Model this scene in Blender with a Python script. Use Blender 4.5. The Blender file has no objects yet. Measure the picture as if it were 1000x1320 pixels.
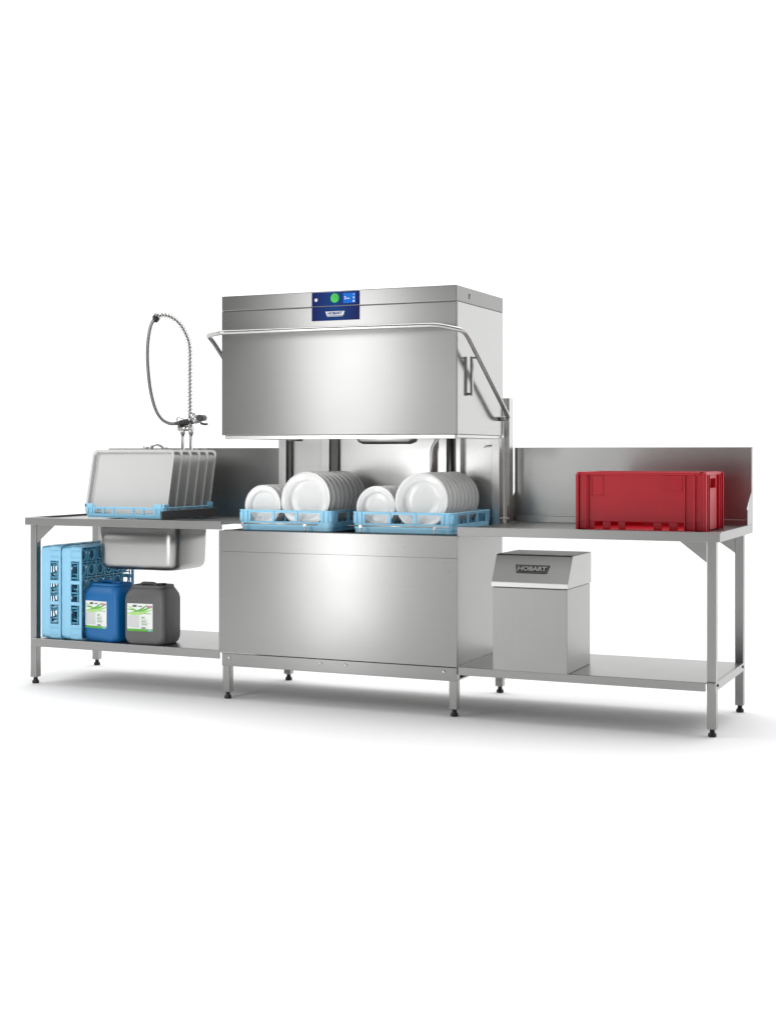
import bpy, bmesh, math, random
from mathutils import Vector, Matrix
from math import radians, sin, cos, pi
random.seed(7)
S = bpy.context.scene
C = S.collection

# ------------------------------------------------------------------ camera
cd = bpy.data.cameras.new('camera'); cam = bpy.data.objects.new('camera', cd); C.objects.link(cam)
cam.location = (3.07, -6.2606, 1.2311)
cam.rotation_euler = (radians(90), 0, 0.41877)
cd.sensor_fit = 'VERTICAL'; cd.sensor_height = 36; cd.sensor_width = 36
cd.lens = 1853.3 / 1320 * 36
cd.shift_y = -(660 - 584.6) / 1320
cd.clip_start = 0.05; cd.clip_end = 500
S.camera = cam

# ------------------------------------------------------------------ studio surroundings
W = bpy.data.worlds.new('World'); S.world = W; W.use_nodes = True
wn = W.node_tree; wn.nodes.clear()
wo = wn.nodes.new('ShaderNodeOutputWorld'); bg = wn.nodes.new('ShaderNodeBackground')
tc = wn.nodes.new('ShaderNodeTexCoord'); sp = wn.nodes.new('ShaderNodeSeparateXYZ')
wn.links.new(tc.outputs['Generated'], sp.inputs[0])
ry = wn.nodes.new('ShaderNodeMapRange'); ry.interpolation_type = 'SMOOTHSTEP'
ry.inputs['From Min'].default_value = -0.45; ry.inputs['From Max'].default_value = 0.35
ry.inputs['To Min'].default_value = 0.08; ry.inputs['To Max'].default_value = 1.25
wn.links.new(sp.outputs['Y'], ry.inputs['Value'])
rz = wn.nodes.new('ShaderNodeMapRange'); rz.interpolation_type = 'SMOOTHSTEP'
rz.inputs['From Min'].default_value = 0.55; rz.inputs['From Max'].default_value = 0.95
rz.inputs['To Min'].default_value = 0.0; rz.inputs['To Max'].default_value = 2.05
wn.links.new(sp.outputs['Z'], rz.inputs['Value'])
ad = wn.nodes.new('ShaderNodeMath'); ad.operation = 'ADD'
wn.links.new(ry.outputs[0], ad.inputs[0]); wn.links.new(rz.outputs[0], ad.inputs[1])
rw = wn.nodes.new('ShaderNodeMapRange'); rw.inputs['From Min'].default_value = -0.45; rw.inputs['From Max'].default_value = 0.15
rw.inputs['To Min'].default_value = 0.15; rw.inputs['To Max'].default_value = 1.0
wn.links.new(sp.outputs['Y'], rw.inputs['Value'])
mu = wn.nodes.new('ShaderNodeMath'); mu.operation = 'MULTIPLY'
wn.links.new(rz.outputs[0], mu.inputs[0]); wn.links.new(rw.outputs[0], mu.inputs[1]); wn.links.new(mu.outputs[0], ad.inputs[1])
wn.links.new(ad.outputs[0], bg.inputs['Strength']); bg.inputs['Color'].default_value = (1, 1, 1, 1)
wn.links.new(bg.outputs[0], wo.inputs[0])

def area(name, loc, target, sx, sy, power, col=(1, 1, 1)):
    l = bpy.data.lights.new(name, 'AREA'); l.shape = 'RECTANGLE'; l.size = sx; l.size_y = sy
    l.energy = power; l.color = col
    o = bpy.data.objects.new(name, l); C.objects.link(o); o.location = loc
    o.rotation_euler = (Vector(target) - Vector(loc)).to_track_quat('-Z', 'Y').to_euler()
    return o
area('upper_softbox', (-0.92, -2.1, 1.95), (-0.86, 0, 1.75), 0.70, 1.1, 11.5)
area('lower_softbox', (-0.95, -2.1, 0.66), (-0.90, 0, 0.60), 0.42, 1.15, 9.0)
area('far_softbox', (-2.1, -9.0, 1.9), (0.9, 0.8, 1.1), 0.7, 1.8, 26)
area('overhead_fill', (1.2, -3.0, 4.6), (0.1, 0.0, 0.6), 3.2, 2.0, 16)  # added fill lamp overhead, lifts the plates and the floor
area('key_softbox', (-5.0, -3.0, 3.3), (0.0, 0.1, 0.8), 2.2, 2.2, 62)

S.view_settings.view_transform = 'Standard'; S.view_settings.look = 'None'
S.view_settings.exposure = 0; S.view_settings.gamma = 1; S.view_settings.use_curve_mapping = False
S.render.engine = 'CYCLES'
try:
    S.cycles.max_bounces = 10; S.cycles.glossy_bounces = 6; S.cycles.diffuse_bounces = 5
except Exception: pass

# ------------------------------------------------------------------ materials
def steel(name, base=0.47, rough=0.27, aniso=0.55, var=0.022, streak=(1.2, 1.2, 260), metal=1.0, tint=(1, 1, 0.985)):
    m = bpy.data.materials.new(name); m.use_nodes = True; n = m.node_tree; b = n.nodes['Principled BSDF']
    b.inputs['Metallic'].default_value = metal; b.inputs['Anisotropic'].default_value = aniso
    t = n.nodes.new('ShaderNodeTexCoord'); mp = n.nodes.new('ShaderNodeMapping'); mp.inputs['Scale'].default_value = streak
    n.links.new(t.outputs['Object'], mp.inputs['Vector'])
    nz = n.nodes.new('ShaderNodeTexNoise'); nz.inputs['Scale'].default_value = 1.0; nz.inputs['Detail'].default_value = 3
    n.links.new(mp.outputs[0], nz.inputs['Vector'])
    big = n.nodes.new('ShaderNodeTexNoise'); big.inputs['Scale'].default_value = 3.5; big.inputs['Detail'].default_value = 3
    n.links.new(t.outputs['Object'], big.inputs['Vector'])
    r = n.nodes.new('ShaderNodeMapRange'); r.inputs['To Min'].default_value = base * (1 - var); r.inputs['To Max'].default_value = base * (1 + var)
    r.inputs['From Min'].default_value = 0.3; r.inputs['From Max'].default_value = 0.7
    n.links.new(nz.outputs['Fac'], r.inputs['Value'])
    cm = n.nodes.new('ShaderNodeVectorMath'); cm.operation = 'SCALE'; cm.inputs[0].default_value = tint
    n.links.new(r.outputs[0], cm.inputs['Scale']); n.links.new(cm.outputs[0], b.inputs['Base Color'])
    a = n.nodes.new('ShaderNodeMath'); a.operation = 'MULTIPLY_ADD'; a.inputs[1].default_value = 0.022; a.inputs[2].default_value = rough - 0.036
    n.links.new(nz.outputs['Fac'], a.inputs[0])
    a2 = n.nodes.new('ShaderNodeMath'); a2.operation = 'MULTIPLY_ADD'; a2.inputs[1].default_value = 0.05
    n.links.new(big.outputs['Fac'], a2.inputs[0]); n.links.new(a.outputs[0], a2.inputs[2]); n.links.new(a2.outputs[0], b.inputs['Roughness'])
    g = n.nodes.new('ShaderNodeNewGeometry'); x = n.nodes.new('ShaderNodeVectorMath'); x.operation = 'CROSS_PRODUCT'
    x.inputs[0].default_value = (0, 0.02, 1); n.links.new(g.outputs['Normal'], x.inputs[1])
    n.links.new(x.outputs[0], b.inputs['Tangent']); b.inputs['Anisotropic Rotation'].default_value = 0.25
    bp = n.nodes.new('ShaderNodeBump'); bp.inputs['Strength'].default_value = 0.02; bp.inputs['Distance'].default_value = 0.002
    n.links.new(big.outputs['Fac'], bp.inputs['Height']); n.links.new(bp.outputs[0], b.inputs['Normal'])
    return m

def plastic(name, col, rough=0.4, var=0.08, bump=0.0, scale=30, sss=0.0, coat=0.0):
    m = bpy.data.materials.new(name); m.use_nodes = True; n = m.node_tree; b = n.nodes['Principled BSDF']
    t = n.nodes.new('ShaderNodeTexCoord'); nz = n.nodes.new('ShaderNodeTexNoise'); nz.inputs['Scale'].default_value = scale * 0.3; nz.inputs['Detail'].default_value = 4
    n.links.new(t.outputs['Object'], nz.inputs['Vector'])
    r = n.nodes.new('ShaderNodeMapRange'); r.inputs['To Min'].default_value = 1 - var; r.inputs['To Max'].default_value = 1 + var
    n.links.new(nz.outputs['Fac'], r.inputs['Value'])
    cm = n.nodes.new('ShaderNodeVectorMath'); cm.operation = 'SCALE'; cm.inputs[0].default_value = col[:3]
    n.links.new(r.outputs[0], cm.inputs['Scale']); n.links.new(cm.outputs[0], b.inputs['Base Color'])
    rr = n.nodes.new('ShaderNodeMath'); rr.operation = 'MULTIPLY_ADD'; rr.inputs[1].default_value = 0.1; rr.inputs[2].default_value = rough - 0.05
    n.links.new(nz.outputs['Fac'], rr.inputs[0]); n.links.new(rr.outputs[0], b.inputs['Roughness'])
    if coat: b.inputs['Coat Weight'].default_value = coat
    if bump:
        n2 = n.nodes.new('ShaderNodeTexNoise'); n2.inputs['Scale'].default_value = scale * 8
        n.links.new(t.outputs['Object'], n2.inputs['Vector'])
        bp = n.nodes.new('ShaderNodeBump'); bp.inputs['Strength'].default_value = bump; bp.inputs['Distance'].default_value = 0.001
        n.links.new(n2.outputs['Fac'], bp.inputs['Height']); n.links.new(bp.outputs[0], b.inputs['Normal'])
    return m

M_front = steel('brushed_steel_front', 0.275, 0.285, 0.3, 0.010)
M_side = steel('polished_steel_side', 0.50, 0.17, 0.3, 0.02)
M_steel = steel('brushed_steel', 0.33, 0.30, 0.5)
M_vert = steel('brushed_steel_upright', 0.33, 0.30, 0.5, streak=(260, 260, 1.2))
M_back = steel('brushed_steel_splash', 0.38, 0.30, 0.5)
M_sink = steel('satin_sink_steel', 0.42, 0.33, 0.3)
M_inner = steel('chamber_steel', 0.62, 0.32, 0.3)
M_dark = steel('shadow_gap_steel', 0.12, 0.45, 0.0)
M_chrome = steel('chrome', 0.62, 0.14, 0.0, 0.01)
M_tube = steel('handle_steel', 0.50, 0.26, 0.0, 0.02)
M_hose = steel('braided_hose', 0.22, 0.34, 0.0, 0.15, streak=(300, 300, 300))
M_tray = steel('aluminium_tray', 0.56, 0.42, 0.0, 0.003, metal=0.45)
M_trim = steel('bright_trim', 0.72, 0.3, 0.0, 0.02)
M_blue = plastic('light_blue_rack_plastic', (0.30, 0.65, 0.87), 0.38)
M_blue2 = plastic('glass_rack_plastic', (0.28, 0.59, 0.80), 0.38)
M_blue3 = plastic('deep_blue_lattice_plastic', (0.10, 0.39, 0.56), 0.38)
M_red = plastic('red_crate_plastic', (0.48, 0.001, 0.014), 0.34, bump=0.15)
M_cb = plastic('blue_canister_plastic', (0.0, 0.125, 0.36), 0.42, bump=0.2)
M_cg = plastic('grey_canister_plastic', (0.105, 0.105, 0.105), 0.42, bump=0.2)
M_black = plastic('black_plastic', (0.012, 0.012, 0.012), 0.4)
M_grey = plastic('dark_grey_plastic', (0.06, 0.06, 0.062), 0.45)
M_china = plastic('white_china', (0.86, 0.86, 0.85), 0.14, 0.01, coat=0.3)
M_label = plastic('label_paper', (0.80, 0.82, 0.80), 0.45, 0.01)
M_green = plastic('label_green', (0.10, 0.42, 0.03), 0.45)
M_lgreen = plastic('label_pale_green', (0.42, 0.68, 0.24), 0.45)
M_pink = plastic('label_pink', (0.50, 0.22, 0.36), 0.45)
M_lgrey = plastic('label_grey_print', (0.50, 0.52, 0.52), 0.5)
M_lblue = plastic('label_blue_print', (0.25, 0.5, 0.75), 0.5)
M_white = plastic('white_print', (0.80, 0.82, 0.84), 0.35, 0.01)
M_navy = plastic('navy_glass', (0.004, 0.010, 0.095), 0.16, 0.02)
M_ink = plastic('navy_ink', (0.010, 0.035, 0.20), 0.3)

# navy display glass: colour gradient, lighter in the middle of the panel
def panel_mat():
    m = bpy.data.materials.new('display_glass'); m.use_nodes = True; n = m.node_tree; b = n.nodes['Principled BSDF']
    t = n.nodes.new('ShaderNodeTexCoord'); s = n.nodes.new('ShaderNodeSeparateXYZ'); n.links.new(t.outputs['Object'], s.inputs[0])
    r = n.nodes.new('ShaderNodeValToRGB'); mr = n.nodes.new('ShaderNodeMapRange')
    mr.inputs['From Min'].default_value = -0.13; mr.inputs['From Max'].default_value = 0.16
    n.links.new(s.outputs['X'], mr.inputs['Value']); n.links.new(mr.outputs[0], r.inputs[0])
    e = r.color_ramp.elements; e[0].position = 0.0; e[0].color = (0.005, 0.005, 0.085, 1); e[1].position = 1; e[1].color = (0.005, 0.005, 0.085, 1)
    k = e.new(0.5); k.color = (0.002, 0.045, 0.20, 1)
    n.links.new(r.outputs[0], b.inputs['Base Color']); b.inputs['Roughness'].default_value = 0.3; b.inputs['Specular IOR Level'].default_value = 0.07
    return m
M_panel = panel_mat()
def lit(name, col, s):
    m = bpy.data.materials.new(name); m.use_nodes = True; n = m.node_tree; b = n.nodes['Principled BSDF']
    b.inputs['Base Color'].default_value = (*col, 1); b.inputs['Emission Color'].default_value = (*col, 1); b.inputs['Emission Strength'].default_value = s
    b.inputs['Roughness'].default_value = 0.3; b.inputs['Specular IOR Level'].default_value = 0.1
    return m
M_screen = lit('lit_screen', (0.0, 0.11, 0.48), 0.35)
M_gbtn = lit('lit_green_button', (0.08, 0.50, 0.10), 0.25)
M_gring = lit('green_power_symbol', (0.03, 0.36, 0.06), 0.4)

# floor: white seamless paper
def floor_mat():
    m = bpy.data.materials.new('white_studio_floor'); m.use_nodes = True; n = m.node_tree; b = n.nodes['Principled BSDF']
    b.inputs['Roughness'].default_value = 0.9; b.inputs['Specular IOR Level'].default_value = 0.1
    t = n.nodes.new('ShaderNodeTexCoord'); nz = n.nodes.new('ShaderNodeTexNoise'); nz.inputs['Scale'].default_value = 1.5
    n.links.new(t.outputs['Object'], nz.inputs['Vector'])
    r = n.nodes.new('ShaderNodeMapRange'); r.inputs['To Min'].default_value = 0.86; r.inputs['To Max'].default_value = 0.90
    n.links.new(nz.outputs['Fac'], r.inputs['Value']); n.links.new(r.outputs[0], b.inputs['Base Color'])
    return m
M_floor = floor_mat()

# ------------------------------------------------------------------ builders
class MB:
    def __init__(s, origin=(0, 0, 0), mat=None):
        s.bm = bmesh.new(); s.o = Vector(origin); s.M = mat or Matrix.Identity(4)
    def v(s, p): return s.bm.verts.new(s.M @ Vector(p))
    def box(s, x0, x1, y0, y1, z0, z1):
        vs = [s.v((x, y, z)) for x in (x0, x1) for y in (y0, y1) for z in (z0, z1)]
        for f in ((0, 1, 3, 2), (4, 6, 7, 5), (0, 4, 5, 1), (2, 3, 7, 6), (0, 2, 6, 4), (1, 5, 7, 3)):
            s.bm.faces.new([vs[i] for i in f])
        return s
    def prism(s, pts, vec):
        vec = Vector(vec); a = [s.v(p) for p in pts]; b = [s.v(Vector(p) + vec) for p in pts]
        s.bm.faces.new(a[::-1]); s.bm.faces.new(b); n = len(a)
        for i in range(n): s.bm.faces.new((a[i], a[(i + 1) % n], b[(i + 1) % n], b[i]))
        return s
    def tube(s, pts, r, seg=10, closed=False):
        pts = [Vector(p) for p in pts]; n = len(pts); rings = []
        up = None
        for i, p in enumerate(pts):
            if closed: d = pts[(i + 1) % n] - pts[i - 1]
            else: d = pts[min(i + 1, n - 1)] - pts[max(i - 1, 0)]
            d.normalize()
            if up is None: up = d.orthogonal().normalized()
            up = (up - d * up.dot(d)).normalized(); w = d.cross(up)
            rr = r[i] if isinstance(r, (list, tuple)) else r
            rings.append([s.v(p + (up * cos(2 * pi * k / seg) + w * sin(2 * pi * k / seg)) * rr) for k in range(seg)])
        m = n if closed else n - 1
        for i in range(m):
            a, b = rings[i], rings[(i + 1) % n]
            for k in range(seg):
                f = s.bm.faces.new((a[k], a[(k + 1) % seg], b[(k + 1) % seg], b[k])); f.smooth = True
        if not closed: s.bm.faces.new(rings[0][::-1]); s.bm.faces.new(rings[-1])
        return s
    def lathe(s, prof, axis_o, axis=(0, 0, 1), seg=48):
        ax = Vector(axis).normalized(); u = ax.orthogonal().normalized(); w = ax.cross(u); o = Vector(axis_o); rings = []
        for r, h in prof:
            rings.append([s.v(o + ax * h + (u * cos(2 * pi * k / seg) + w * sin(2 * pi * k / seg)) * r) for k in range(seg)] if r > 1e-6 else [s.v(o + ax * h)])
        for a, b in zip(rings, rings[1:]):
            for k in range(seg):
                q = [a[k % len(a)], a[(k + 1) % len(a)], b[(k + 1) % len(b)], b[k % len(b)]]
                q = [x for i, x in enumerate(q) if x not in q[:i]]
                if len(q) > 2: f = s.bm.faces.new(q); f.smooth = True
        return s
    def loft(s, loops, cap0=True, cap1=True, smooth=True):
        rings = [[s.v(p) for p in L] for L in loops]; n = len(rings[0])
        for a, b in zip(rings, rings[1:]):
            for k in range(n):
                f = s.bm.faces.new((a[k], a[(k + 1) % n], b[(k + 1) % n], b[k])); f.smooth = smooth
        if cap0: s.bm.faces.new(rings[0][::-1])
        if cap1: s.bm.faces.new(rings[-1])
        return s
    def build(s, name, mat, parent=None, bevel=0.0, auto=None, seg=2):
        bmesh.ops.recalc_face_normals(s.bm, faces=s.bm.faces)
        bmesh.ops.translate(s.bm, verts=s.bm.verts, vec=-s.o)
        me = bpy.data.meshes.new(name); s.bm.to_mesh(me); s.bm.free(); me.materials.append(mat)
        o = bpy.data.objects.new(name, me); C.objects.link(o)
        if parent: o.parent = parent
        elif s.o.length: o.location = s.o
        if bevel:
            b = o.modifiers.new('bevel', 'BEVEL'); b.width = bevel; b.segments = seg; b.limit_method = 'ANGLE'; b.angle_limit = radians(38)
            b.harden_normals = False
        return o

def rrect(cx, cy, w, d, r, z, n=6):
    r = min(r, w / 2 - 1e-4, d / 2 - 1e-4); out = []
    for sx, sy, a0 in ((1, 1, 0), (-1, 1, 90), (-1, -1, 180), (1, -1, 270)):
        for k in range(n + 1):
            a = radians(a0 + 90 * k / n)
            out.append((cx + sx * (w / 2 - r) + r * cos(a), cy + sy * (d / 2 - r) + r * sin(a), z))
    return out

def smooth_path(pts, n=8):
    P = [Vector(p) for p in pts]; P = [P[0] * 2 - P[1]] + P + [P[-1] * 2 - P[-2]]; out = []
    for i in range(1, len(P) - 2):
        for k in range(n):
            t = k / n; a, b, c, d = P[i - 1:i + 3]
            out.append(0.5 * ((2 * b) + (c - a) * t + (2 * a - 5 * b + 4 * c - d) * t * t + (3 * b - a - 3 * c + d) * t ** 3))
    out.append(P[-2]); return out

def round_corners(pts, r, n=5):
    P = [Vector(p) for p in pts]; out = [P[0]]
    for a, b, c in zip(P, P[1:], P[2:]):
        d1 = (a - b); d2 = (c - b); q = min(r, d1.length * .45, d2.length * .45)
        s, e = b + d1.normalized() * q, b + d2.normalized() * q
        for k in range(n + 1):
            t = k / n; out.append((1 - t) ** 2 * s + 2 * t * (1 - t) * b + t * t * e)
    out.append(P[-1]); return out

def tag(o, label, cat, group=None, kind=None):
    o['label'] = label; o['category'] = cat
    if group: o['group'] = group
    if kind: o['kind'] = kind
    return o
def thing(name, label, cat, loc=(0, 0, 0), group=None):
    o = bpy.data.objects.new(name, None); C.objects.link(o); o.location = loc; o.empty_display_size = 0.1
    return tag(o, label, cat, group)
def copy_tree(o, parent=None):
    c = o.copy(); C.objects.link(c)
    if parent: c.parent = parent
    for ch in [x for x in list(C.objects) if x.parent == o]: copy_tree(ch, c)
    return c

def text_mesh(name, body, size, mat, parent, origin, centre, depth=0.0006, offset=0.0, sx=1.0, M=None):
    """upright text facing -Y at world point centre (or turned by M), as a mesh"""
    cu = bpy.data.curves.new('tmp', 'FONT'); cu.body = body; cu.size = size; cu.align_x = 'CENTER'; cu.align_y = 'CENTER'
    cu.extrude = depth; cu.offset = offset; cu.resolution_u = 3
    t = bpy.data.objects.new('tmp', cu); C.objects.link(t)
    dg = bpy.context.evaluated_depsgraph_get(); me = bpy.data.meshes.new_from_object(t.evaluated_get(dg))
    bpy.data.objects.remove(t); bpy.data.curves.remove(cu)
    R = Matrix.Diagonal((sx, 1, 1, 1)); R = (M or Matrix.Rotation(radians(90), 4, 'X')) @ R
    me.transform(Matrix.Translation(Vector(centre) - Vector(origin)) @ R); me.materials.clear(); me.materials.append(mat); me.name = name
    o = bpy.data.objects.new(name, me); C.objects.link(o); o.parent = parent
    return o

# ------------------------------------------------------------------ setting
f = MB(); f.box(-60, 60, -40, 80, -0.05, 0.0)
fl = f.build('floor', M_floor); fl['kind'] = 'structure'

# ------------------------------------------------------------------ shared bits
def leg(parent, O, x, y, top, s=0.04, foot_h=0.022):
    """square leg whose front left corner is x,y"""
    m = MB(O); m.box(x, x + s, y, y + s, foot_h + 0.012, top)
    l = m.build('leg', M_vert, parent, 0.003)
    m = MB(O); cx, cy = x + s / 2, y + s / 2
    m.lathe([(0, 0), (0.017, 0), (0.0185, 0.004), (0.0185, 0.013), (0.013, 0.018), (0.011, 0.024), (0.011, 0.036), (0, 0.036)], (cx, cy, 0), seg=20)
    m.build('foot', M_black, l)
    return l

# ------------------------------------------------------------------ dishwasher
O = Vector((0, 0.3, 0))
dw = thing('dishwasher', 'large stainless steel double hood dishwasher with blue display in the middle', 'dishwasher', O)
for x, y in ((-0.625, 0.0), (0.595, 0.0), (-0.62, 0.64), (0.565, 0.72)): leg(dw, O, x, y, 0.20)
m = MB(O); m.box(-0.629, 0.646, -0.030, -0.018, 0.7432, 0.846); m.box(-0.629, 0.646, -0.018, 0.0, 0.83, 0.846)
m.build('upper_front_panel', M_front, dw, 0.0005)
m = MB(O); m.box(-0.629, 0.646, -0.030, -0.012, 0.2375, 0.7425); m.build('front_panel', M_front, dw, 0.0005)
rail = MB(O); rail.box(-0.622, 0.636, -0.012, 0.0, 0.168, 0.232); rail.box(-0.622, 0.636, 0.0, 0.62, 0.168, 0.178)
rl = rail.build('base_rail', M_front, dw, 0.002)
for x in (-0.58, -0.069, 0.066, 0.574):
    b = MB(O); b.lathe([(0, -0.016), (0.005, -0.0155), (0.0075, -0.0135), (0.008, -0.011), (0, -0.011)][::-1], (x, -0.001, 0.210), (0, 1, 0), 16)
    b.build('bolt', M_trim, rl)
m = MB(O); m.box(0.634, 0.640, -0.010, 0.62, 0.232, 0.846); m.build('side_panel', M_steel, dw, 0.001)
m = MB(O); m.box(-0.629, -0.622, -0.010, 0.62, 0.232, 0.846); m.build('side_panel', M_steel, dw, 0.001)
m = MB(O); m.box(-0.62, 0.632, 0.62, 0.63, 0.18, 0.84); m.build('rear_panel', M_steel, dw)
# rack deck: dark wash tank with rails
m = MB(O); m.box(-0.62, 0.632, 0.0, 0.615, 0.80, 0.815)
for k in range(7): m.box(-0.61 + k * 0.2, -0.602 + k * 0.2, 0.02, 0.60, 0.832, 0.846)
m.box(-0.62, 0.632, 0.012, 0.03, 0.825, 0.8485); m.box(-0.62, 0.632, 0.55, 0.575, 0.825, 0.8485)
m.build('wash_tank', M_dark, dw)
for x0, x1 in ((-0.565, -0.09), (0.075, 0.60)):
    m = MB(O); m.tube([(x0, -0.004, 0.884), (x1, -0.004, 0.884)], 0.0035, 8)
    w = (x1 - x0)
    for q in (0.13, 0.86):
        xx = x0 + w * q
        m.tube([(xx, -0.008, 0.884), (xx, -0.008, 0.842)], 0.0045, 8); m.box(xx - 0.007, xx + 0.007, -0.0115, -0.003, 0.874, 0.887)
    m.build('rack_bar', M_tube, dw)
m = MB(O); m.tube([(0.03, 0.585, 0.905), (0.69, 0.585, 0.905)], 0.0035, 8); m.tube([(0.12, 0.585, 0.905), (0.12, 0.585, 0.848)], 0.0035, 8)
m.build('rack_bar', M_tube, dw)
# chamber rear wall and uprights
m = MB(O); m.box(-0.575, 0.632, 0.632, 0.640, 0.84, 1.36); m.build('chamber_wall', M_inner, dw)
m = MB(O); m.box(-0.608, -0.580, 0.590, 0.650, 0.846, 1.34); m.build('upright', M_inner, dw, 0.002)
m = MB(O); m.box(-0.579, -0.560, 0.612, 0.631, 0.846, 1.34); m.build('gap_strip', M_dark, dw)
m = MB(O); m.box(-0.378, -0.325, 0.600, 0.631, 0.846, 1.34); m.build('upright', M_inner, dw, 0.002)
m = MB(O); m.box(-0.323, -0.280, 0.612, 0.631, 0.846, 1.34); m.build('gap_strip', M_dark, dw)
m = MB(O); m.tube(round_corners([(0.262, 0.606, 0.86), (0.262, 0.606, 1.255), (0.262 + .03, 0.606, 1.30), (0.262 + .05, 0.606, 1.34)], 0.03), 0.011, 12); m.build('guide_tube', M_inner, dw)
m = MB(O); m.box(0.300, 0.345, 0.600, 0.631, 0.846, 1.34); m.build('upright', M_inner, dw, 0.002)
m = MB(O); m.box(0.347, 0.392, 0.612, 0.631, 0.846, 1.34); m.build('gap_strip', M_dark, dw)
m = MB(O); m.tube([(0.366, 0.600, 0.86), (0.366, 0.600, 1.34)], 0.009, 12); m.build('guide_tube', M_steel, dw)
m = MB(O); m.box(0.395, 0.425, 0.596, 0.631, 0.846, 1.34); m.build('upright', M_inner, dw, 0.004)
m = MB(O); m.box(0.600, 0.642, 0.570, 0.632, 0.846, 1.31); m.box(0.585, 0.60, 0.612, 0.632, 0.846, 1.29)
m.build('upright', M_inner, dw, 0.002)
m = MB(O); m.tube([(0.545, 0.615, 1.262), (0.56, 0.60, 1.270), (0.60, 0.595, 1.272)], 0.0025, 6); m.build('hook', M_dark, dw)
# rear columns carrying the hood
for x in (0.631, -0.66):
    m = MB(O); m.box(x, x + 0.034, 0.655, 0.715, 0.84 if x > 0 else 0.22, 1.513); m.build('rear_column', M_inner, dw, 0.002)
# hood
HX0, HX1, HB = -0.618, 0.642, 0.625
m = MB(O)
for a, b, c, d in ((HX0, HX1, -0.02, -0.008),):
    m.box(a, b, c, d, 1.322, 1.9405)
hood = m.build('hood', M_front, dw, 0.0025)
m = MB(O); m.box(HX1 - 0.006, HX1, -0.0075, HB, 1.322, 1.9405); m.build('side_skin', M_side, hood, 0.001)
m = MB(O); m.box(HX0, HX0 + 0.006, -0.0075, HB, 1.322, 1.9405); m.build('side_skin', M_steel, hood, 0.001)
m = MB(O); m.box(HX0 + 0.006, HX1 - 0.006, HB - 0.006, HB, 1.322, 1.9405); m.build('rear_skin', M_steel, hood)
m = MB(O); m.box(HX0 + 0.007, HX1 - 0.007, -0.007, HB - 0.008, 1.33, 1.345); m.build('inner_liner', M_inner, hood)
m = MB(O); m.box(HX0 + 0.014, HX1 - 0.010, -0.013, -0.002, 1.301, 1.3215); m.box(HX1 - 0.030, HX1 - 0.004, -0.002, HB - 0.03, 1.303, 1.3215)
m.box(HX0 + 0.014, HX0 + 0.03, -0.002, HB - 0.03, 1.303, 1.3215); m.build('lower_lip', M_trim, hood, 0.003)
m = MB(O); m.box(HX0, HX1, -0.02, HB, 1.9435, 2.017)
cap = m.build('top_cover', M_front, dw, 0.003)
m = MB(O); m.box(0.6421, 0.6432, 0.139, 0.150, 1.966, 1.990); m.box(0.6421, 0.6432, 0.150, 0.158, 1.983, 1.990); m.build('side_slot', M_black, cap)
m = MB(O); m.box(HX0 + 0.003, HX1 - 0.003, -0.017, HB - 0.003, 1.94, 1.9437); m.build('seam', M_dark, dw)
# under-hood wash arms
m = MB(O); m.loft([rrect(0.155, 0.28, 0.33, 0.09, 0.03, 1.33), rrect(0.155, 0.28, 0.31, 0.075, 0.03, 1.29), rrect(0.155, 0.28, 0.26, 0.05, 0.02, 1.278)]); m.build('wash_arm', M_steel, hood)
m = MB(O); m.loft([rrect(-0.365, 0.28, 0.10, 0.07, 0.03, 1.33), rrect(-0.365, 0.28, 0.08, 0.055, 0.02, 1.294)]); m.build('wash_arm', M_steel, hood)
# handle: one bent tube round the hood with brackets
hp = [(-0.62, 0.56, 1.40), (-0.695, 0.56, 1.41), (-0.70, 0.03, 1.80), (-0.70, -0.02, 1.825), (-0.56, -0.125, 1.826), (0.585, -0.125, 1.823), (0.688, -0.055, 1.800), (0.69, 0.0, 1.775), (0.69, 0.555, 1.425), (0.685, 0.585, 1.408), (0.642, 0.575, 1.405)]
m = MB(O); m.tube(round_corners(hp, 0.035, 6), 0.0115, 14)
hd = m.build('lift_handle', M_tube, dw)
for sx in (-1, 1):
    x = 0.658 * sx + (0.012 if sx < 0 else 0)
    a_, b_ = sorted((sx * 0.6425, x)); c_, d_ = sorted((x, 0.69 * sx))
    m = MB(O); m.box(x - 0.006, x + 0.006, 0.127, 0.145, 1.505, 1.692); m.box(a_, b_, 0.130, 0.140, 1.507, 1.520); m.box(c_, d_, 0.128, 0.140, 1.680, 1.690)
    m.build('handle_bracket', M_tube, hd, 0.002)
# control panel
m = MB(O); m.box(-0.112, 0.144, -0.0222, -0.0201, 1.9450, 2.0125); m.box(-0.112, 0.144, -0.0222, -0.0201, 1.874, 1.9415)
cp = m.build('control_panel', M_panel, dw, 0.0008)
YP = -0.0226
m = MB(O); m.lathe([(0, 0), (0.0225, 0), (0.0225, 0.0008), (0, 0.0008)][::-1], (0.013, YP - 0.0006, 1.982), (0, 1, 0), 40); gb = m.build('start_button', M_gbtn, cp)
m = MB(O); m.tube([(0.013 + 0.010 * cos(a), YP - 0.001, 1.982 + 0.010 * sin(a)) for a in [radians(60 - 300 * k / 24) for k in range(25)]], 0.0011, 6); m.tube([(0.013, YP - 0.001, 1.983), (0.013, YP - 0.001, 1.994)], 0.0011, 6); m.build('power_symbol', M_gring, gb)
m = MB(O); m.lathe([(0, 0), (0.0075, 0), (0.0085, 0.001), (0, 0.001)][::-1], (-0.088, YP - 0.001, 1.976), (0, 1, 0), 24); m.build('power_button', M_white, cp)
m = MB(O); m.box(0.058, 0.123, YP - 0.0004, -0.0222, 1.9555, 2.0035); sc = m.build('screen', M_screen, cp)
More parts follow.
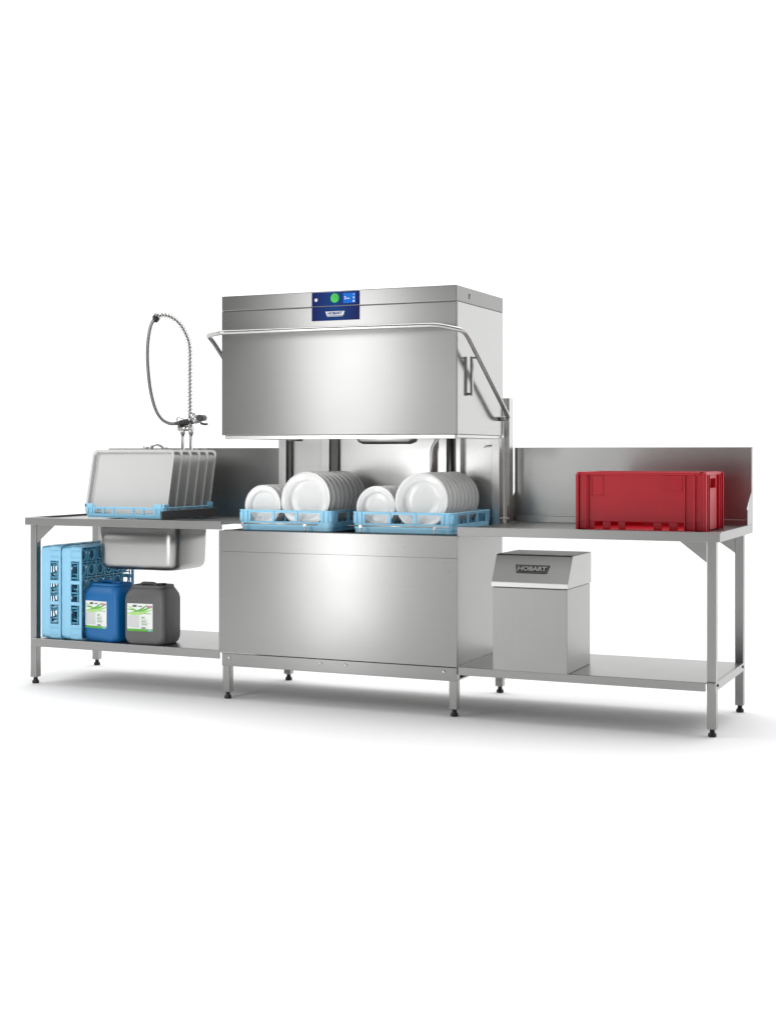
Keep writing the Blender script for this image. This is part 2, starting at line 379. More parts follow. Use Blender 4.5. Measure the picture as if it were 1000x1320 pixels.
m = MB(O); m.box(0.112, 0.1165, YP - 0.0010, YP - 0.0005, 1.9945, 1.9985); m.box(0.1115, 0.117, YP - 0.0010, YP - 0.0005, 1.976, 1.985); m.box(0.110, 0.118, YP - 0.0010, YP - 0.0005, 1.960, 1.968); m.build('screen_icons', M_white, sc)
text_mesh('screen_text', '2', 0.019, M_white, sc, O, (0.069, YP - 0.0012, 1.980), offset=0.0006)
text_mesh('screen_text', 'min', 0.010, M_white, sc, O, (0.0845, YP - 0.0012, 1.978), offset=0.0003)
m = MB(O); m.prism([(-0.037, YP - 0.0008, 1.918), (-0.030, YP - 0.0008, 1.898), (0.058, YP - 0.0008, 1.898), (0.065, YP - 0.0008, 1.918)], (0, 0.0008, 0)); lg = m.build('badge', M_white, cp)
m = MB(O); m.box(-0.028, 0.056, YP - 0.0008, YP, 1.893, 1.895); m.build('badge_line', M_white, lg)
text_mesh('badge_text', 'HOBART', 0.0175, M_ink, lg, O, (0.014, YP - 0.0012, 1.908), offset=0.0008, sx=1.12)

# ------------------------------------------------------------------ work tables
def gusset(parent, O, pts, y, t=0.003):
    m = MB(O); m.prism([(x, y, z) for x, z in pts], (0, t, 0)); return m.build('gusset', M_steel, parent, 0.0008)

# left table with sink
O = Vector((-1.22, 0.35, 0))
lt = thing('sink_table', 'stainless steel work table with a deep sink and high splashback on the left', 'work table', O)
leg(lt, O, -1.812, 0.0, 0.85); leg(lt, O, -1.900, 0.68, 0.85)
X0, X1, YB = -1.824, -0.615, 0.735
SX0, SX1, SY0, SY1 = -1.445, -0.950, 0.075, 0.425     # sink opening
m = MB(O)
m.box(X0, X1, -0.030, -0.022, 0.850, 0.8905)                      # apron
m.box(X0, X1, -0.022, -0.006, 0.884, 0.8905); m.box(X0, X0 + 0.012, -0.006, YB, 0.850, 0.8905)
m.box(X0 + 0.012, SX0, -0.006, YB, 0.874, 0.880); m.box(SX1, X1 - 0.0, -0.006, YB, 0.874, 0.880)
m.box(SX0, SX1, -0.006, SY0, 0.874, 0.880); m.box(SX0, SX1, SY1, YB, 0.874, 0.880)
m.box(X0, X1, YB - 0.03, YB - 0.0, 0.84, 0.873)
m.build('table_top', M_steel, lt, 0.0015)
m = MB(O); m.box(X0, -0.612, YB, YB + 0.008, 0.850, 1.262); m.box(X0, -0.612, YB + 0.008, YB + 0.03, 1.254, 1.262)
m.build('splashback', M_back, lt, 0.0015)
cx, cy, w, d = (SX0 + SX1) / 2, (SY0 + SY1) / 2, SX1 - SX0, SY1 - SY0
m = MB(O)
L = [rrect(cx, cy, w, d, 0.06, 0.873), rrect(cx, cy, w - .004, d - .004, 0.06, 0.75), rrect(cx, cy, w - .012, d - .012, 0.058, 0.655), rrect(cx, cy, w - .022, d - .022, 0.058, 0.637), rrect(cx, cy, w - .045, d - .045, 0.06, 0.624), rrect(cx, cy, w - .09, d - .09, 0.06, 0.619)]
m.loft(L, cap0=False)
sk = m.build('sink_bowl', M_sink, lt); so = sk.modifiers.new('s', 'SOLIDIFY'); so.thickness = 0.002; so.offset = -1
m = MB(O); m.box(-0.990, -0.980, -0.004, 0.56, 0.8905, 0.935); m.build('rack_bar', M_grey, lt, 0.002)  # dark grey bar along the right side of the tray rack
m = MB(O); m.box(-1.79, -0.632, -0.020, -0.012, 0.202, 0.245); m.box(-1.79, -0.632, -0.012, 0.62, 0.239, 0.245); m.box(-1.79, -1.782, -0.012, 0.62, 0.202, 0.239); m.box(-1.782, -0.632, 0.612, 0.62, 0.202, 0.239)
m.build('shelf', M_steel, lt, 0.0015)
gusset(lt, O, [(-1.771, 0.849), (-1.655, 0.849), (-1.771, 0.752)], 0.004)

# right table
O = Vector((1.25, 0.35, 0))
rt = thing('discharge_table', 'stainless steel work table with splashback and lower shelf on the right', 'work table', O)
leg(rt, O, 1.795, 0.0, 0.85); leg(rt, O, 1.795, 0.655, 0.85)
X0, X1, YB = 0.648, 1.857, 0.780
m = MB(O); m.box(X0, X1, -0.030, -0.022, 0.8485, 0.8905); m.box(X0, X1, -0.022, -0.006, 0.884, 0.8905)
m.box(X1 - 0.016, X1 - 0.008, -0.006, YB, 0.884, 0.8905); m.box(X1 - 0.008, X1, -0.022, YB, 0.8485, 0.8905)
m.box(X0, X1 - 0.016, -0.006, YB, 0.874, 0.880); m.box(X0, X1 - 0.01, YB - 0.03, YB, 0.845, 0.872); m.box(X0, X0 + 0.01, -0.006, YB - 0.01, 0.85, 0.873)
m.build('table_top', M_steel, rt, 0.0015)
m = MB(O); m.box(0.662, X1, YB - 0.004, YB + 0.004, 0.885, 1.262); m.box(0.662, X1, YB + 0.0045, YB + 0.025, 1.254, 1.262)
m.box(0.664, X1 - 0.02, YB - 0.030, YB - 0.004, 0.881, 0.912)
m.build('splashback', M_back, rt, 0.0015)
m = MB(O); m.prism([(X1 - 0.006, YB - 0.004, 1.262), (X1 - 0.006, YB - 0.030, 1.262), (X1 - 0.006, YB - 0.030, 1.04), (X1 - 0.006, YB - 0.135, 0.965), (X1 - 0.006, YB - 0.135, 0.891), (X1 - 0.006, YB - 0.004, 0.891)], (0.006, 0, 0)); m.build('side_flange', M_back, rt, 0.001)
m = MB(O); m.prism([(0.656, YB + 0.004, 1.262), (0.656, YB - 0.020, 1.262), (0.656, YB - 0.020, 1.04), (0.656, YB - 0.135, 0.965), (0.656, YB - 0.135, 0.881), (0.656, YB + 0.004, 0.881)], (0.006, 0, 0)); m.build('side_flange', M_back, rt, 0.001)
m = MB(O); m.box(0.648, 1.793, -0.020, -0.012, 0.200, 0.238); m.box(0.648, 1.828, -0.012, 0.66, 0.232, 0.238)
m.box(1.8285, 1.836, -0.012, 0.66, 0.200, 0.238); m.box(0.648, 1.828, 0.652, 0.66, 0.200, 0.2315); m.box(0.80, 0.83, 0.0, 0.6515, 0.205, 0.2315)
sh = m.build('shelf', M_steel, rt, 0.0015)
for y in (0.035, 0.635):
    b = MB(O); b.lathe([(0, 0), (0.007, 0), (0.006, 0.004), (0, 0.005)], (1.836, y, 0.222), (1, 0, 0), 14); b.build('bolt', M_black, sh)
gusset(rt, O, [(1.793, 0.848), (1.675, 0.848), (1.793, 0.757)], 0.006)
gusset(rt, O, [(1.793, 0.848), (1.660, 0.848), (1.793, 0.757)], 0.672)

# ------------------------------------------------------------------ racks
def rack_mesh(name, W_, D_, H_, mat, label, group, kind='dish', M=Matrix.Identity(4), loc=(0, 0, 0), cut=0.045, windows=3, corner=0.065, post=0.016, ears=0.0, rim=0.012, wlist=None):
    t = thing(name, label, 'dish rack', loc, group)
    m = MB((0, 0, 0), M); th = 0.006
    lo = 0.004
    z1, z2 = cut, H_ - rim
    # lower band, slightly inset, with rounded corners via lofted ring
    def ring(w, d, z0, z3, tt, r):
        o0 = rrect(W_ / 2, D_ / 2, w, d, r, z0); o1 = rrect(W_ / 2, D_ / 2, w, d, r, z3)
        i0 = rrect(W_ / 2, D_ / 2, w - 2 * tt, d - 2 * tt, max(r - tt, .004), z0); i1 = rrect(W_ / 2, D_ / 2, w - 2 * tt, d - 2 * tt, max(r - tt, .004), z3)
        m.loft([o0, o1, i1, i0, o0], cap0=False, cap1=False, smooth=False)
    ring(W_ - 2 * lo, D_ - 2 * lo, 0.0, z1 * 0.45, th, 0.025)
    ring(W_, D_, z1 * 0.45 - 0.001, z1, th + 0.002, 0.027)
    ring(W_, D_, z2, H_, th + 0.001, 0.020)
    ring(W_ + 0.006, D_ + 0.006, H_ - 0.004, H_ + 0.001, th + 0.003, 0.023)
    # corner blocks and posts
    for sx in (0, 1):
        for sy in (0, 1):
            x = 0.0 if sx == 0 else W_ - corner; y = 0.0 if sy == 0 else D_ - corner
            yy = 0.0 if sy == 0 else D_ - th; xx = 0.0 if sx == 0 else W_ - th
            m.box(x + 0.012 * (1 - sx), x + corner - 0.012 * sx, yy + .0005, yy + th - .0005, z1 - 0.001, z2 + 0.001)
            m.box(xx + .0005, xx + th - .0005, y + 0.012 * (1 - sy), y + corner - 0.012 * sy, z1 - 0.001, z2 + 0.001)
            c = Vector((0.014 if sx == 0 else W_ - 0.014, 0.014 if sy == 0 else D_ - 0.014, 0))
            m.tube([c + Vector((0, 0, z1 - .001)), c + Vector((0, 0, z2 + .001))], 0.0145, 12)
            for q in (0.35, 0.75):
                px = corner * q
                ax = px if sx == 0 else W_ - px
                yo = -0.004 if sy == 0 else D_
                m.box(ax - 0.003, ax + 0.003, yo, yo + 0.004, z1, H_ - 0.004)
                ay = px if sy == 0 else D_ - px
                xo = -0.004 if sx == 0 else W_
                m.box(xo, xo + 0.004, ay - 0.003, ay + 0.003, z1, H_ - 0.004)
            if ears:
                m.box(x, x + corner * 0.8, yy, yy + th + .004, H_, H_ + ears); m.box(xx, xx + th + .004, y, y + corner * .8, H_, H_ + ears * .98)
    for span, horiz in ((W_, True), (D_, False)):
        free = span - 2 * corner
        if wlist: edges = [corner + free * q for q in wlist]
        else: edges = [corner + free * k / windows for k in range(1, windows)]
        for e in edges:
            for side in (0, 1):
                if horiz:
                    y = -0.003 if side == 0 else D_ - th
                    m.box(e - post / 2, e + post / 2, y, y + th + 0.003, z1 - .001, H_ - 0.005)
                else:
                    x = -0.003 if side == 0 else W_ - th
                    m.box(x, x + th + 0.003, e - post / 2, e + post / 2, z1 - .001, H_ - 0.005)
    m.build('rack_frame', mat, t, 0.0012, seg=1)
    # base
    m = MB((0, 0, 0), M); n = 10 if kind != 'glass' else 6
    if kind != 'glass':
        for k in range(1, n):
            x = W_ * k / n; m.box(x - 0.003, x + 0.003, 0.012, D_ - 0.012, 0.006, 0.014)
            y = D_ * k / n; m.box(0.012, W_ - 0.012, y - 0.003, y + 0.003, 0.0065, 0.0135)
        m.build('rack_base', mat, t)
        if kind == 'peg':
            for j in range(9):
                m = MB((0, 0, 0), M); m.box(0.02, W_ - 0.02, 0.050 + j * 0.0515, 0.054 + j * 0.0515, 0.0135, 0.018)
                for i in range(1, 11):
                    x, y = W_ * i / 11, 0.052 + j * 0.0515
                    m.loft([[(x - .004, y - .004, .014), (x + .004, y - .004, .014), (x + .004, y + .004, .014), (x - .004, y + .004, .014)], [(x - .002, y - .002, .062), (x + .002, y - .002, .062), (x + .002, y + .002, .062), (x - .002, y + .002, .062)]], smooth=False)
                m.build('peg_row', mat, t)
    else:
        cs = (W_ - 0.02) / n
        for k in range(0, n + 1):
            x = 0.01 + cs * k
            for z0, hh in ((0.004, 0.008), (H_ - 0.032, 0.007)):
                m.box(x - 0.0022, x + 0.0022, 0.008, D_ - 0.008, z0, z0 + hh)
                m.box(0.008, W_ - 0.008, x - 0.0021, x + 0.0021, z0 + .0005, z0 + hh - .0005)
            for j in range(0, n + 1):
                y = 0.01 + cs * j
                m.tube([(x, y, 0.005), (x, y, H_ - 0.026)], 0.0045, 6)
        m.build('compartment_grid', M_blue3, t)
        m = MB((0, 0, 0), M)
        for i in range(n):
            for j in range(n):
                x, y = 0.01 + cs * (i + .5), 0.01 + cs * (j + .5)
                m.tube([(x + .021 * cos(2 * pi * k / 14), y + .021 * sin(2 * pi * k / 14), 0.008) for k in range(14)], 0.004, 6, closed=True)
                m.tube([(x + .029 * cos(2 * pi * k / 14), y + .029 * sin(2 * pi * k / 14), H_ - 0.030) for k in range(14)], 0.0045, 6, closed=True)
                for a in (45, 135, 225, 315):
                    ca, sa = cos(radians(a)), sin(radians(a))
                    m.tube([(x + .021 * ca, y + .021 * sa, 0.008), (x + cs * .7 * ca, y + cs * .7 * sa, 0.008)], 0.0035, 5)
                    # wavy finger beside each glass place
                    m.tube([(x + .034 * ca, y + .034 * sa, 0.008), (x + .028 * ca, y + .028 * sa, 0.045), (x + .036 * ca, y + .036 * sa, H_ - 0.03)], 0.0042, 5)
        m.build('base_lattice', M_blue3, t)
    return t

g = 'light blue dish racks full of plates'
rack_mesh('dish_rack', 0.520, 0.505, 0.100, M_blue, 'light blue rack of white plates, left one under the hood', g, 'peg', loc=(-0.548, 0.030, 0.850))
rack_mesh('dish_rack', 0.524, 0.505, 0.100, M_blue, 'light blue rack of white plates, right one under the hood', g, 'peg', loc=(0.082, 0.030, 0.850))
rack_mesh('tray_rack', 0.490, 0.500, 0.056, M_blue, 'light blue rack holding upright baking trays over the sink', None, 'tray', loc=(-1.499, 0.055, 0.893), cut=0.022, corner=0.062, post=0.012, ears=0.018, rim=0.010, wlist=(0.15, 0.32, 0.66, 0.83))
# glass racks standing on edge: local z -> +X, local x -> +Z, local y -> +Y
R = Matrix(((0, 0, 1, 0), (0, 1, 0, 0), (1, 0, 0, 0), (0, 0, 0, 1)))
g = 'blue glass racks standing on edge'
for X, lab in ((-1.742, 'blue glass rack stood on edge, outer one nearest the left table leg'), (-1.609, 'blue glass rack stood on edge, inner one beside the blue canister')):
    rack_mesh('glass_rack', 0.495, 0.485, 0.128, M_blue2, lab, g, 'glass', M=R, loc=(X, 0.0, 0.246), cut=0.060, corner=0.080, post=0.018, rim=0.014)

# ------------------------------------------------------------------ trays
def tray_obj():
    m = MB(); w, h = 0.520, 0.352
    def L(ww, hh, r, y): return [(p[0], y, p[1]) for p in rrect(w / 2, h / 2, ww, hh, r, 0)]
    m.loft([L(w, h, .030, 0.004), L(w + .001, h + .001, .030, 0.001), L(w, h, .030, 0.0), L(w - .024, h - .024, .020, 0.0), L(w - .030, h - .030, .018, 0.003), L(w - .040, h - .040, .016, 0.018), L(w - .052, h - .052, .014, 0.020)], cap0=False, smooth=False)
    o = m.build('baking_tray', M_tray, None)
    so = o.modifiers.new('s', 'SOLIDIFY'); so.thickness = 0.0018; so.offset = -1
    b = o.modifiers.new('b', 'BEVEL'); b.width = 0.002; b.segments = 2; b.limit_method = 'ANGLE'; b.angle_limit = radians(30)
    return o
lean = math.atan2(0.078, 0.345)
t0 = tray_obj(); tl = ['foremost baking tray in the sink rack, its whole face showing', 'second baking tray from the front in the sink rack', 'third baking tray from the front in the sink rack', 'fourth baking tray from the front in the sink rack', 'fifth baking tray from the front in the sink rack', 'rearmost baking tray in the sink rack, nearest the splashback']
for k in range(6):
    o = t0 if k == 0 else t0.copy()
    if k: C.objects.link(o)
    o.location = (-1.548 + 0.0025 * k, 0.118 + 0.0805 * k, 0.908); o.rotation_euler = (-lean + random.uniform(-.012, .012), 0, random.uniform(-.012, .012))
    tag(o, tl[k], 'baking tray', 'baking trays upright in the sink rack')

# ------------------------------------------------------------------ plates
def plate(r, name):
    m = MB()
    q = r / 0.135
    pf = [(0, 0.004), (0.045, 0.004), (0.083, 0.0035), (0.090, 0.002), (0.094, -0.004), (0.098, -0.009), (0.104, -0.0115), (0.120, -0.0145), (0.1335, -0.0175), (0.135, -0.0165), (0.1345, -0.015), (0.120, -0.0105), (0.103, -0.0065), (0.098, 0.0), (0.093, 0.007), (0.086, 0.0095), (0.080, 0.0095), (0.078, 0.0085), (0.045, 0.0085), (0, 0.0085)]
    m.lathe([(a * q, b * (0.7 + .3 * q)) for a, b in pf], (0, 0, 0), (0, 1, 0), 72)
    return m.build(name, M_china)
pl = plate(0.136, 'dinner_plate'); ps = plate(0.103, 'side_plate')
ordn = ['foremost', 'second', 'third', 'fourth', 'fifth', 'sixth', 'seventh', 'eighth', 'rearmost']
used = {}
for side, xb, xs in (('left', -0.192, -0.433), ('right', 0.428, 0.189)):
    for src, x, r, kind in ((pl, xb, 0.136, 'large'), (ps, xs, 0.103, 'small')):
        for k in range(9):
            o = src if src not in used else src.copy()
            if src in used: C.objects.link(o)
            used[src] = 1
            o.location = (x + random.uniform(-.0015, .0015), 0.083 + 0.0515 * k, 0.8668 + r + random.uniform(0, .0015))
            o.rotation_euler = (radians(-5 + random.uniform(-1.8, 1.8)), 0, radians(random.uniform(-1, 1)))
            tag(o, ordn[k] + (' %s white plate%s in the %s hood rack' % (kind, ' from the front' if 0 < k < 8 else '', side)), 'plate', '%s white plates in the %s rack' % (kind, side))

# ------------------------------------------------------------------ canisters
def canister(loc, rot, mat, label):
    t = thing('canister', label, 'canister', loc, 'detergent canisters on the shelf'); t.rotation_euler = (0, 0, rot)
    w, d, h = 0.240, 0.190, 0.300
    m = MB()
    prof = [(0.0, .90, .88, .05), (0.004, .945, .93, .05), (0.012, .98, .975, .045), (0.030, 1, 1, .032), (0.050, 1, 1, .027), (0.200, 1, 1, .027), (0.232, 1, 1, .027), (0.255, .975, .97, .030), (0.275, .92, .90, .042), (0.288, .86, .83, .044), (0.293, .80, .76, .044)]
    m.loft([rrect(0, 0, w * a, d * b, r, z, 7) for z, a, b, r in prof])
    body = m.build('body', mat, t)
    m = MB()   # raised top rim, grip bar
    a = rrect(0, 0, w * .84, d * .80, .04, 0.292, 7); b = rrect(0, 0, w * .82, d * .78, .04, 0.304, 7); c = rrect(0, 0, w * .74, d * .68, .035, 0.304, 7); e = rrect(0, 0, w * .74, d * .68, .035, 0.292, 7)
    m.loft([a, b, c, e], cap0=False, cap1=False); m.tube(round_corners([(-.075, 0, .292), (-.06, 0, .308), (.01, 0, .308), (.025, 0, .292)], .01), .010, 10)
    m.build('grip', mat, t)
    m = MB(); m.lathe([(0, .292), (.024, .292), (.024, .310), (.022, .312), (0, .312)], (0.055, 0, 0), seg=24); m.build('cap', M_black if mat is M_cg else mat, t)
    # printed label on the front
    y = -d / 2 - .0012; z0, z1, x0, x1 = 0.070, 0.212, -0.096, 0.052
    m = MB(); m.box(x0, x1, y, y + .0022, z0, z1); lb = m.build('label', M_label, t)
    yy = y - .0006
    m = MB(); m.box(x0, x1, yy, y, z0, z0 + .012); m.build('label_band', M_green, lb)
    m = MB()
    def swoosh(p0, p1, p2, w0, w1, yq):
        up, dn = [], []
        for k in range(13):
            q = k / 12; c_ = (1 - q) ** 2 * Vector(p0) + 2 * q * (1 - q) * Vector(p1) + q * q * Vector(p2); ww = (w0 * (1 - q) + w1 * q) * (0.25 + sin(pi * q))
            up.append((c_.x, yq, c_.y + ww)); dn.append((c_.x, yq, c_.y - ww))
        m.prism(up + dn[::-1], (0, .0005, 0))
    swoosh((x0, z1 - .052), (-.03, z1 - .055), (x1, z1 - .030), .010, .006, yy)
    swoosh((x0, z1 - .012), (-.05, z1 - .035), (-.01, z1 - .052), .004, .003, yy - .0003)
    m.build('label_wave', M_lgreen, lb)
    m = MB(); swoosh((x0 + .02, z1 - .046), (-.02, z1 - .040), (.020, z1 - .006), .002, .005, yy - .0009); swoosh((-.03, z1 - .040), (0.0, z1 - .036), (x1, z1 - .012), .002, .004, yy - .0012)
    swoosh((x0, z1 - .030), (-.055, z1 - .03), (-.02, z1 - .042), .003, .001, yy - .0015)
    m.build('label_leaf', M_green, lb)
    m = MB(); m.box(.018, x1 - .003, yy - .0018, yy - .0013, z1 - .019, z1 - .010); m.build('label_mark', M_pink, lb)
    m = MB(); m.prism([(-.070, yy - .0018, z1 - .014), (-.052, yy - .0018, z1 - .006), (-.034, yy - .0018, z1 - .013), (-.052, yy - .0018, z1 - .018)], (0, .0004, 0)); m.box(-.030, -.008, yy - .0018, yy - .0014, z1 - .0155, z1 - .0115); m.build('label_emblem', M_grey, lb)
    m = MB(); rnd = random.Random(3)
    for k in range(17):
        zz = z1 - .064 - k * .0037; m.box(x0 + .004, -.024 - rnd.uniform(0, .012) * (k % 4 == 3), yy, y, zz, zz + .0017)
    for k in range(10):
        zz = z1 - .076 - k * .0042
        if k in (0, 4, 7): continue
        m.box(-.014, .036 - rnd.uniform(0, .02), yy, y, zz, zz + .0016)
    m.build('label_print', M_lgrey, lb)
    m = MB()
    for zz, xe in ((z1 - .070, .008), (z1 - .075, .004), (z1 - .093, .014), (z1 - .106, .020), (z1 - .052, .044)): m.box(-.014 if xe < .04 else .0, xe, yy - .0004, y, zz, zz + .0028)
    m.build('label_heading', M_green, lb)
    m = MB()
    for k in range(9): m.box(-.013 + k * .0028, -.0115 + k * .0028 + .0005 * (k % 3), yy, y, z0 + .014, z0 + .021)
    m.build('label_barcode', M_ink, lb)
    m = MB(); m.prism([(x1 - .024 + .011 * cos(a) + .008, yy - .0007, z0 + .006 + .0045 * sin(a)) for a in [2 * pi * k / 16 for k in range(16)]], (0, .0005, 0)); m.build('label_badge', M_lblue, lb)
    return t
canister((-1.358, 0.098, 0.2455), radians(-8), M_cb, 'blue plastic canister with green and white label on left shelf')
canister((-1.093, 0.085, 0.2455), radians(4), M_cg, 'dark grey plastic canister with green and white label on left shelf')

# ------------------------------------------------------------------ spray tap
O = Vector((-1.235, 0.66, 0.880))
sp_ = thing('spray_tap', 'chrome pre-rinse spray tap with spring hose rising behind the trays', 'tap', O)
Y = 0.66
def Z(x, z): return (x, Y, z)
m = MB(O)
for x in (-1.218, -1.272):
    m.tube([Z(x, .881), Z(x, 1.37)], 0.0105, 14); m.tube([Z(x, .881), Z(x, .90)], 0.022, 18); m.tube([Z(x, 1.340), Z(x, 1.372)], 0.0155, 16)
m.build('riser_pipe', M_chrome, sp_)
m = MB(O); m.tube([Z(-1.298, 1.372), Z(-1.205, 1.372)], 0.015, 14); m.tube(smooth_path([Z(-1.292, 1.372), Z(-1.305, 1.395), Z(-1.312, 1.43)], 5), 0.006, 10); m.tube([Z(-1.222, 1.36), Z(-1.222, 1.46)], [0.013, 0.013], 14)
m.build('tap_body', M_chrome, sp_)
path = smooth_path([Z(-1.225, 1.45), Z(-1.226, 1.60), Z(-1.226, 1.72), Z(-1.228, 1.83), Z(-1.252, 1.90), Z(-1.292, 1.96), Z(-1.348, 2.000), Z(-1.405, 2.014), Z(-1.446, 2.003)], 14)
m = MB(O); m.tube(path, 0.0065, 10); m.build('inner_hose', M_hose, sp_)
# spring coil round the hose
acc = [0.0]
for a, b in zip(path, path[1:]): acc.append(acc[-1] + (b - a).length)
tot = acc[-1]; N = 34 * 14; coil = []
for i in range(N + 1):
    sd = tot * i / N; k = max(j for j in range(len(acc)) if acc[j] <= sd + 1e-9); k = min(k, len(path) - 2)
    tt = (sd - acc[k]) / (acc[k + 1] - acc[k]); c_ = path[k].lerp(path[k + 1], tt); dd = (path[k + 1] - path[k]).normalized()
    w_ = Vector((0, 1, 0)); u_ = dd.cross(w_).normalized(); ang = 2 * pi * 34 * i / N
    coil.append(c_ + u_ * 0.0165 * cos(ang) + w_ * 0.0165 * sin(ang))
m = MB(O); m.tube(coil, 0.0027, 6); m.build('spring', M_chrome, sp_)
m = MB(O); m.lathe([(0, -.016), (.014, -.015), (.021, -.008), (.022, .0), (.021, .008), (.014, .015), (0, .016)], Z(-1.449, 2.0), (0.85, 0, 0.5), 24); m.tube([Z(-1.449, 1.975), Z(-1.449, 2.025)], .010, 12); m.build('hose_collar', M_black, sp_)
m = MB(O); m.tube(smooth_path([Z(-1.458, 1.998), Z(-1.485, 1.955), Z(-1.503, 1.87), Z(-1.506, 1.757), Z(-1.490, 1.61), Z(-1.458, 1.495), Z(-1.415, 1.430), Z(-1.362, 1.402), Z(-1.300, 1.400)], 8), 0.0098, 12); m.build('hose', M_hose, sp_)
m = MB(O); m.tube([Z(-1.325, 1.400), Z(-1.30, 1.401), Z(-1.29, 1.402), Z(-1.22, 1.408), Z(-1.20, 1.412)], [.009, .012, .0155, .0155, .013], 14); hg = m.build('spray_grip', M_grey, sp_)
m = MB(O)
for k in range(5): m.tube([Z(-1.285 + k * .014, 1.4025 + k * .001), Z(-1.279 + k * .014, 1.4028 + k * .001)], .0175, 14)
m.build('grip_ribs', M_black, hg)
m = MB(O); m.tube([Z(-1.207, 1.41), Z(-1.175, 1.422), Z(-1.150, 1.425)], [.016, .024, .018], 16); m.tube([Z(-1.20, 1.452), Z(-1.185, 1.44), Z(-1.18, 1.42)], .012, 10); m.build('spray_head', M_chrome, sp_)
m = MB(O); m.tube([Z(-1.155, 1.400), Z(-1.135, 1.395), Z(-1.112, 1.395)], .0065, 10); m.tube([(-1.150, Y - .03, 1.43), (-1.150, Y + .03, 1.43)], .018, 14); m.build('lever', M_grey, sp_)
m = MB(O); m.tube(smooth_path([Z(-1.312, 1.425), Z(-1.300, 1.437), Z(-1.28, 1.428), Z(-1.25, 1.424), Z(-1.22, 1.436)], 5), 0.0035, 8); m.build('trigger', M_chrome, hg)

# low mixer tap just showing over the trays
O = Vector((-1.48, 0.66, 0.880))
mt = thing('mixer_tap', 'low chrome tap whose top just shows over the trays', 'tap', O)
m = MB(O); m.tube([(-1.48, .66, .881), (-1.48, .66, 1.235)], .014, 14); m.tube(smooth_path([(-1.48, .66, 1.235), (-1.478, .66, 1.268), (-1.455, .66, 1.282), (-1.42, .66, 1.276), (-1.40, .66, 1.262)], 6), .009, 12); m.build('spout', M_chrome, mt)
m = MB(O); m.tube([(-1.485, .64, 1.262), (-1.515, .63, 1.268)], [.010, .006], 10); m.tube([(-1.395, .65, 1.262), (-1.365, .65, 1.262)], .006, 10); m.build('tap_lever', M_chrome, mt)

# ------------------------------------------------------------------ small appliance on the right shelf
O = Vector((1.0, 0.14, 0.238))
bx = thing('water_softener', 'stainless steel box unit with sloping lid standing on the right shelf', 'water softener', O)
x0, x1, y0, y1 = 0.826, 1.184, -0.045, 0.325
m = MB(O); m.box(x0 + .002, x1 - .002, y0, y1, 0.2385, 0.620); m.build('housing', steel('softener_steel', 0.38, 0.36, 0.4, streak=(260, 260, 1.2)), bx, 0.003)
m = MB(O); yf = y0 - 0.006
prof = [(yf, 0.622), (yf, 0.646), (yf + 0.070, 0.762), (yf + 0.080, 0.768), (y1 + .003, 0.768), (y1 + .003, 0.622)]
m.prism([(x0 - .003, a, b) for a, b in prof], (x1 - x0 + .006, 0, 0)); lid = m.build('lid', steel('lid_steel', 0.46, 0.34, 0.3), bx, 0.004)
m = MB(O); m.box(x0 - .0025, x1 + .0025, yf - .002, yf - .0002, 0.6235, 0.6445); m.build('lid_edge', M_trim, lid, .0008)
sl = math.atan2(0.070, 0.762 - 0.646)      # lean of the sloping face from upright
Mx = Matrix.Rotation(radians(90) - sl, 4, 'X')
pc = Vector((1.008, yf + 0.070 * .50, 0.646 + 0.116 * .50)); nrm = Vector((0, -cos(sl), sin(sl)))
def on_slope(pts, lift, thick, name, mat, par):
    m = MB(O); X = Vector((1, 0, 0)); U = Vector((0, sin(sl), cos(sl)))
    m.prism([pc + X * a + U * b + nrm * lift for a, b in pts], nrm * thick); return m.build(name, mat, par)
bd = on_slope([(-.082, .021), (-.072, -.021), (.072, -.021), (.082, .021)], .0004, .002, 'badge', M_black, lid)
on_slope([(-.077, .0175), (-.0685, -.0175), (.0685, -.0175), (.077, .0175)], .0026, .0004, 'badge_border', M_steel, bd)
on_slope([(-.0745, .0155), (-.0665, -.0155), (.0665, -.0155), (.0745, .0155)], .0032, .0004, 'badge_field', M_black, bd)
text_mesh('badge_text', 'HOBART', 0.029, M_tube, bd, O, pc + nrm * .0042, offset=0.0012, sx=1.18, M=Mx)

# ------------------------------------------------------------------ red crate
O = Vector((1.474, 0.31, 0.8815))
cr = thing('plastic_crate', 'red plastic stacking crate standing on the right table', 'crate', O)
x0, x1, y0, y1, z0, z1 = 1.176, 1.772, 0.105, 0.505, 0.8815, 1.146
m = MB(O); t_ = 0.005
yf = y0 + 0.012
# front wall built round its openings at the foot
ops = [(1.262, 1.300), (1.336, 1.372), (1.404, 1.533), (1.570, 1.603), (1.643, 1.673)]
oz0, oz1 = 0.889, 0.922
m.box(x0 + .01, x1 - .01, yf, yf + t_, oz1, z1 - .004); m.box(x0 + .01, x1 - .01, yf, yf + t_, z0, oz0)
xs = [x0 + .01] + [q for o_ in ops for q in o_] + [x1 - .01]
for a, b in zip(xs[::2], xs[1::2]): m.box(a, b, yf, yf + t_, oz0, oz1)
m.box(x0 + .01, x1 - .01, y1 - .012 - t_, y1 - .012, z0, z1 - .004)
m.box(x0 + .012, x0 + .012 + t_, yf, y1 - .012, z0, z1 - .004)
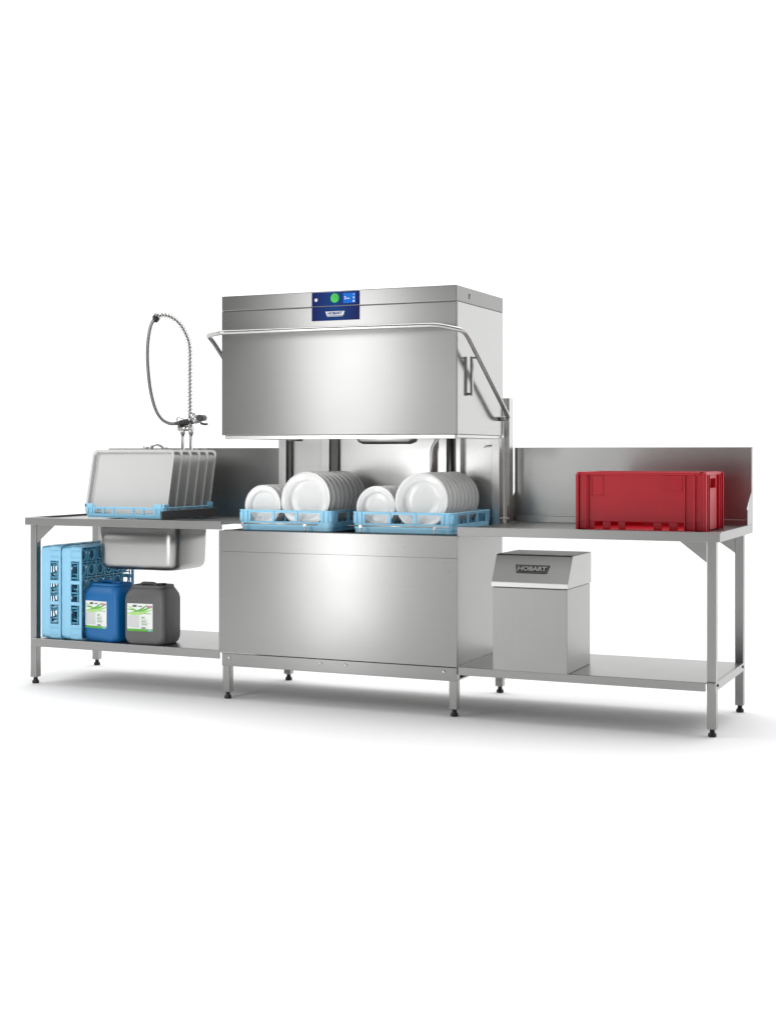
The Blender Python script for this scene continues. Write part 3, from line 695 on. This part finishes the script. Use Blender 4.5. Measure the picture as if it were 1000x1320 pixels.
# right end wall with hand hole
ex = x1 - .012
m.box(ex - t_, ex, yf, y1 - .012, z0, 1.075); m.box(ex - t_, ex, yf, 0.235, 1.075, z1 - .004); m.box(ex - t_, ex, 0.375, y1 - .012, 1.075, z1 - .004); m.box(ex - t_, ex, 0.235, 0.375, 1.118, z1 - .004)
m.build('crate_wall', M_red, cr, 0.0015)
m = MB(O); m.box(x0 + .012, x1 - .012, y0 + .012, y1 - .012, z0 + .001, z0 + .007); m.build('crate_floor', M_red, cr)
m = MB(O)
for a, b, c, d in ((x0 + .022, x1 - .03, y0 + .004, y0 + .020), (x0 + .022, x1 - .03, y1 - .020, y1 - .004), (x0 + .004, x0 + .022, y0 + .004, y1 - .004), (x1 - .022, x1 - .006, y0 + .03, y1 - .03)):
    m.box(a, b, c, d, z1 - .012, z1 + .002)
m.build('crate_rim', M_red, cr, 0.003)
# corner pillars and ribs
for sx in (0, 1):
    for sy in (0, 1):
        m = MB(O)
        xa = x0 if sx == 0 else x1 - .014; ya = y0 if sy == 0 else y1 - .014
        m.box(xa, xa + .014, ya, ya + .014, z0, z1 - .002 - .006 * (sx == 0))
        yb = y0 + .002 if sy == 0 else y1 - .012
        for xx in ((x0 + .046, x0 + .054) if sx == 0 else (x1 - .100, x1 - .060, x1 - .055)):
            m.box(xx, xx + .006, yb, yb + .010, z0 + .004, z1 - .012)
        xb = x1 - .012 if sx else x0 + .002
        for y_ in ((y0 + .052, y0 + .090) if sy == 0 else (y1 - .058, y1 - .096)):
            m.box(xb, xb + .010, y_, y_ + .006, z0 + .004, z1 - .012)
        m.build('corner_post', M_red, cr, 0.0015)
m = MB(O); m.box(x0 + .052, x1 - .06, y0 + .001, y0 + .012, z0, z0 + .006)
m.build('foot_rib', M_red, cr, 0.0015)
m = MB(O)   # raised frames and print field on the front
def frame(a, b, c, d, w=.0035):
    y = yf - .003
    m.box(a, b, y, yf, d - w, d); m.box(a, b, y, yf, c, c + w); m.box(a, a + w, y, yf, c + w, d - w); m.box(b - w, b, y, yf, c + w, d - w)
frame(1.247, 1.304, 1.040, 1.131)
m.build('card_frame', M_red, cr, 0.001)
m = MB(O)
m.box(1.574, 1.664, yf - .0025, yf, 1.062, 1.132)
for k in range(7): m.box(1.578, 1.66, yf - .0036, yf - .0024, 1.068 + k * .0085, 1.0705 + k * .0085)
m.build('raised_field', M_red, cr, 0.001)
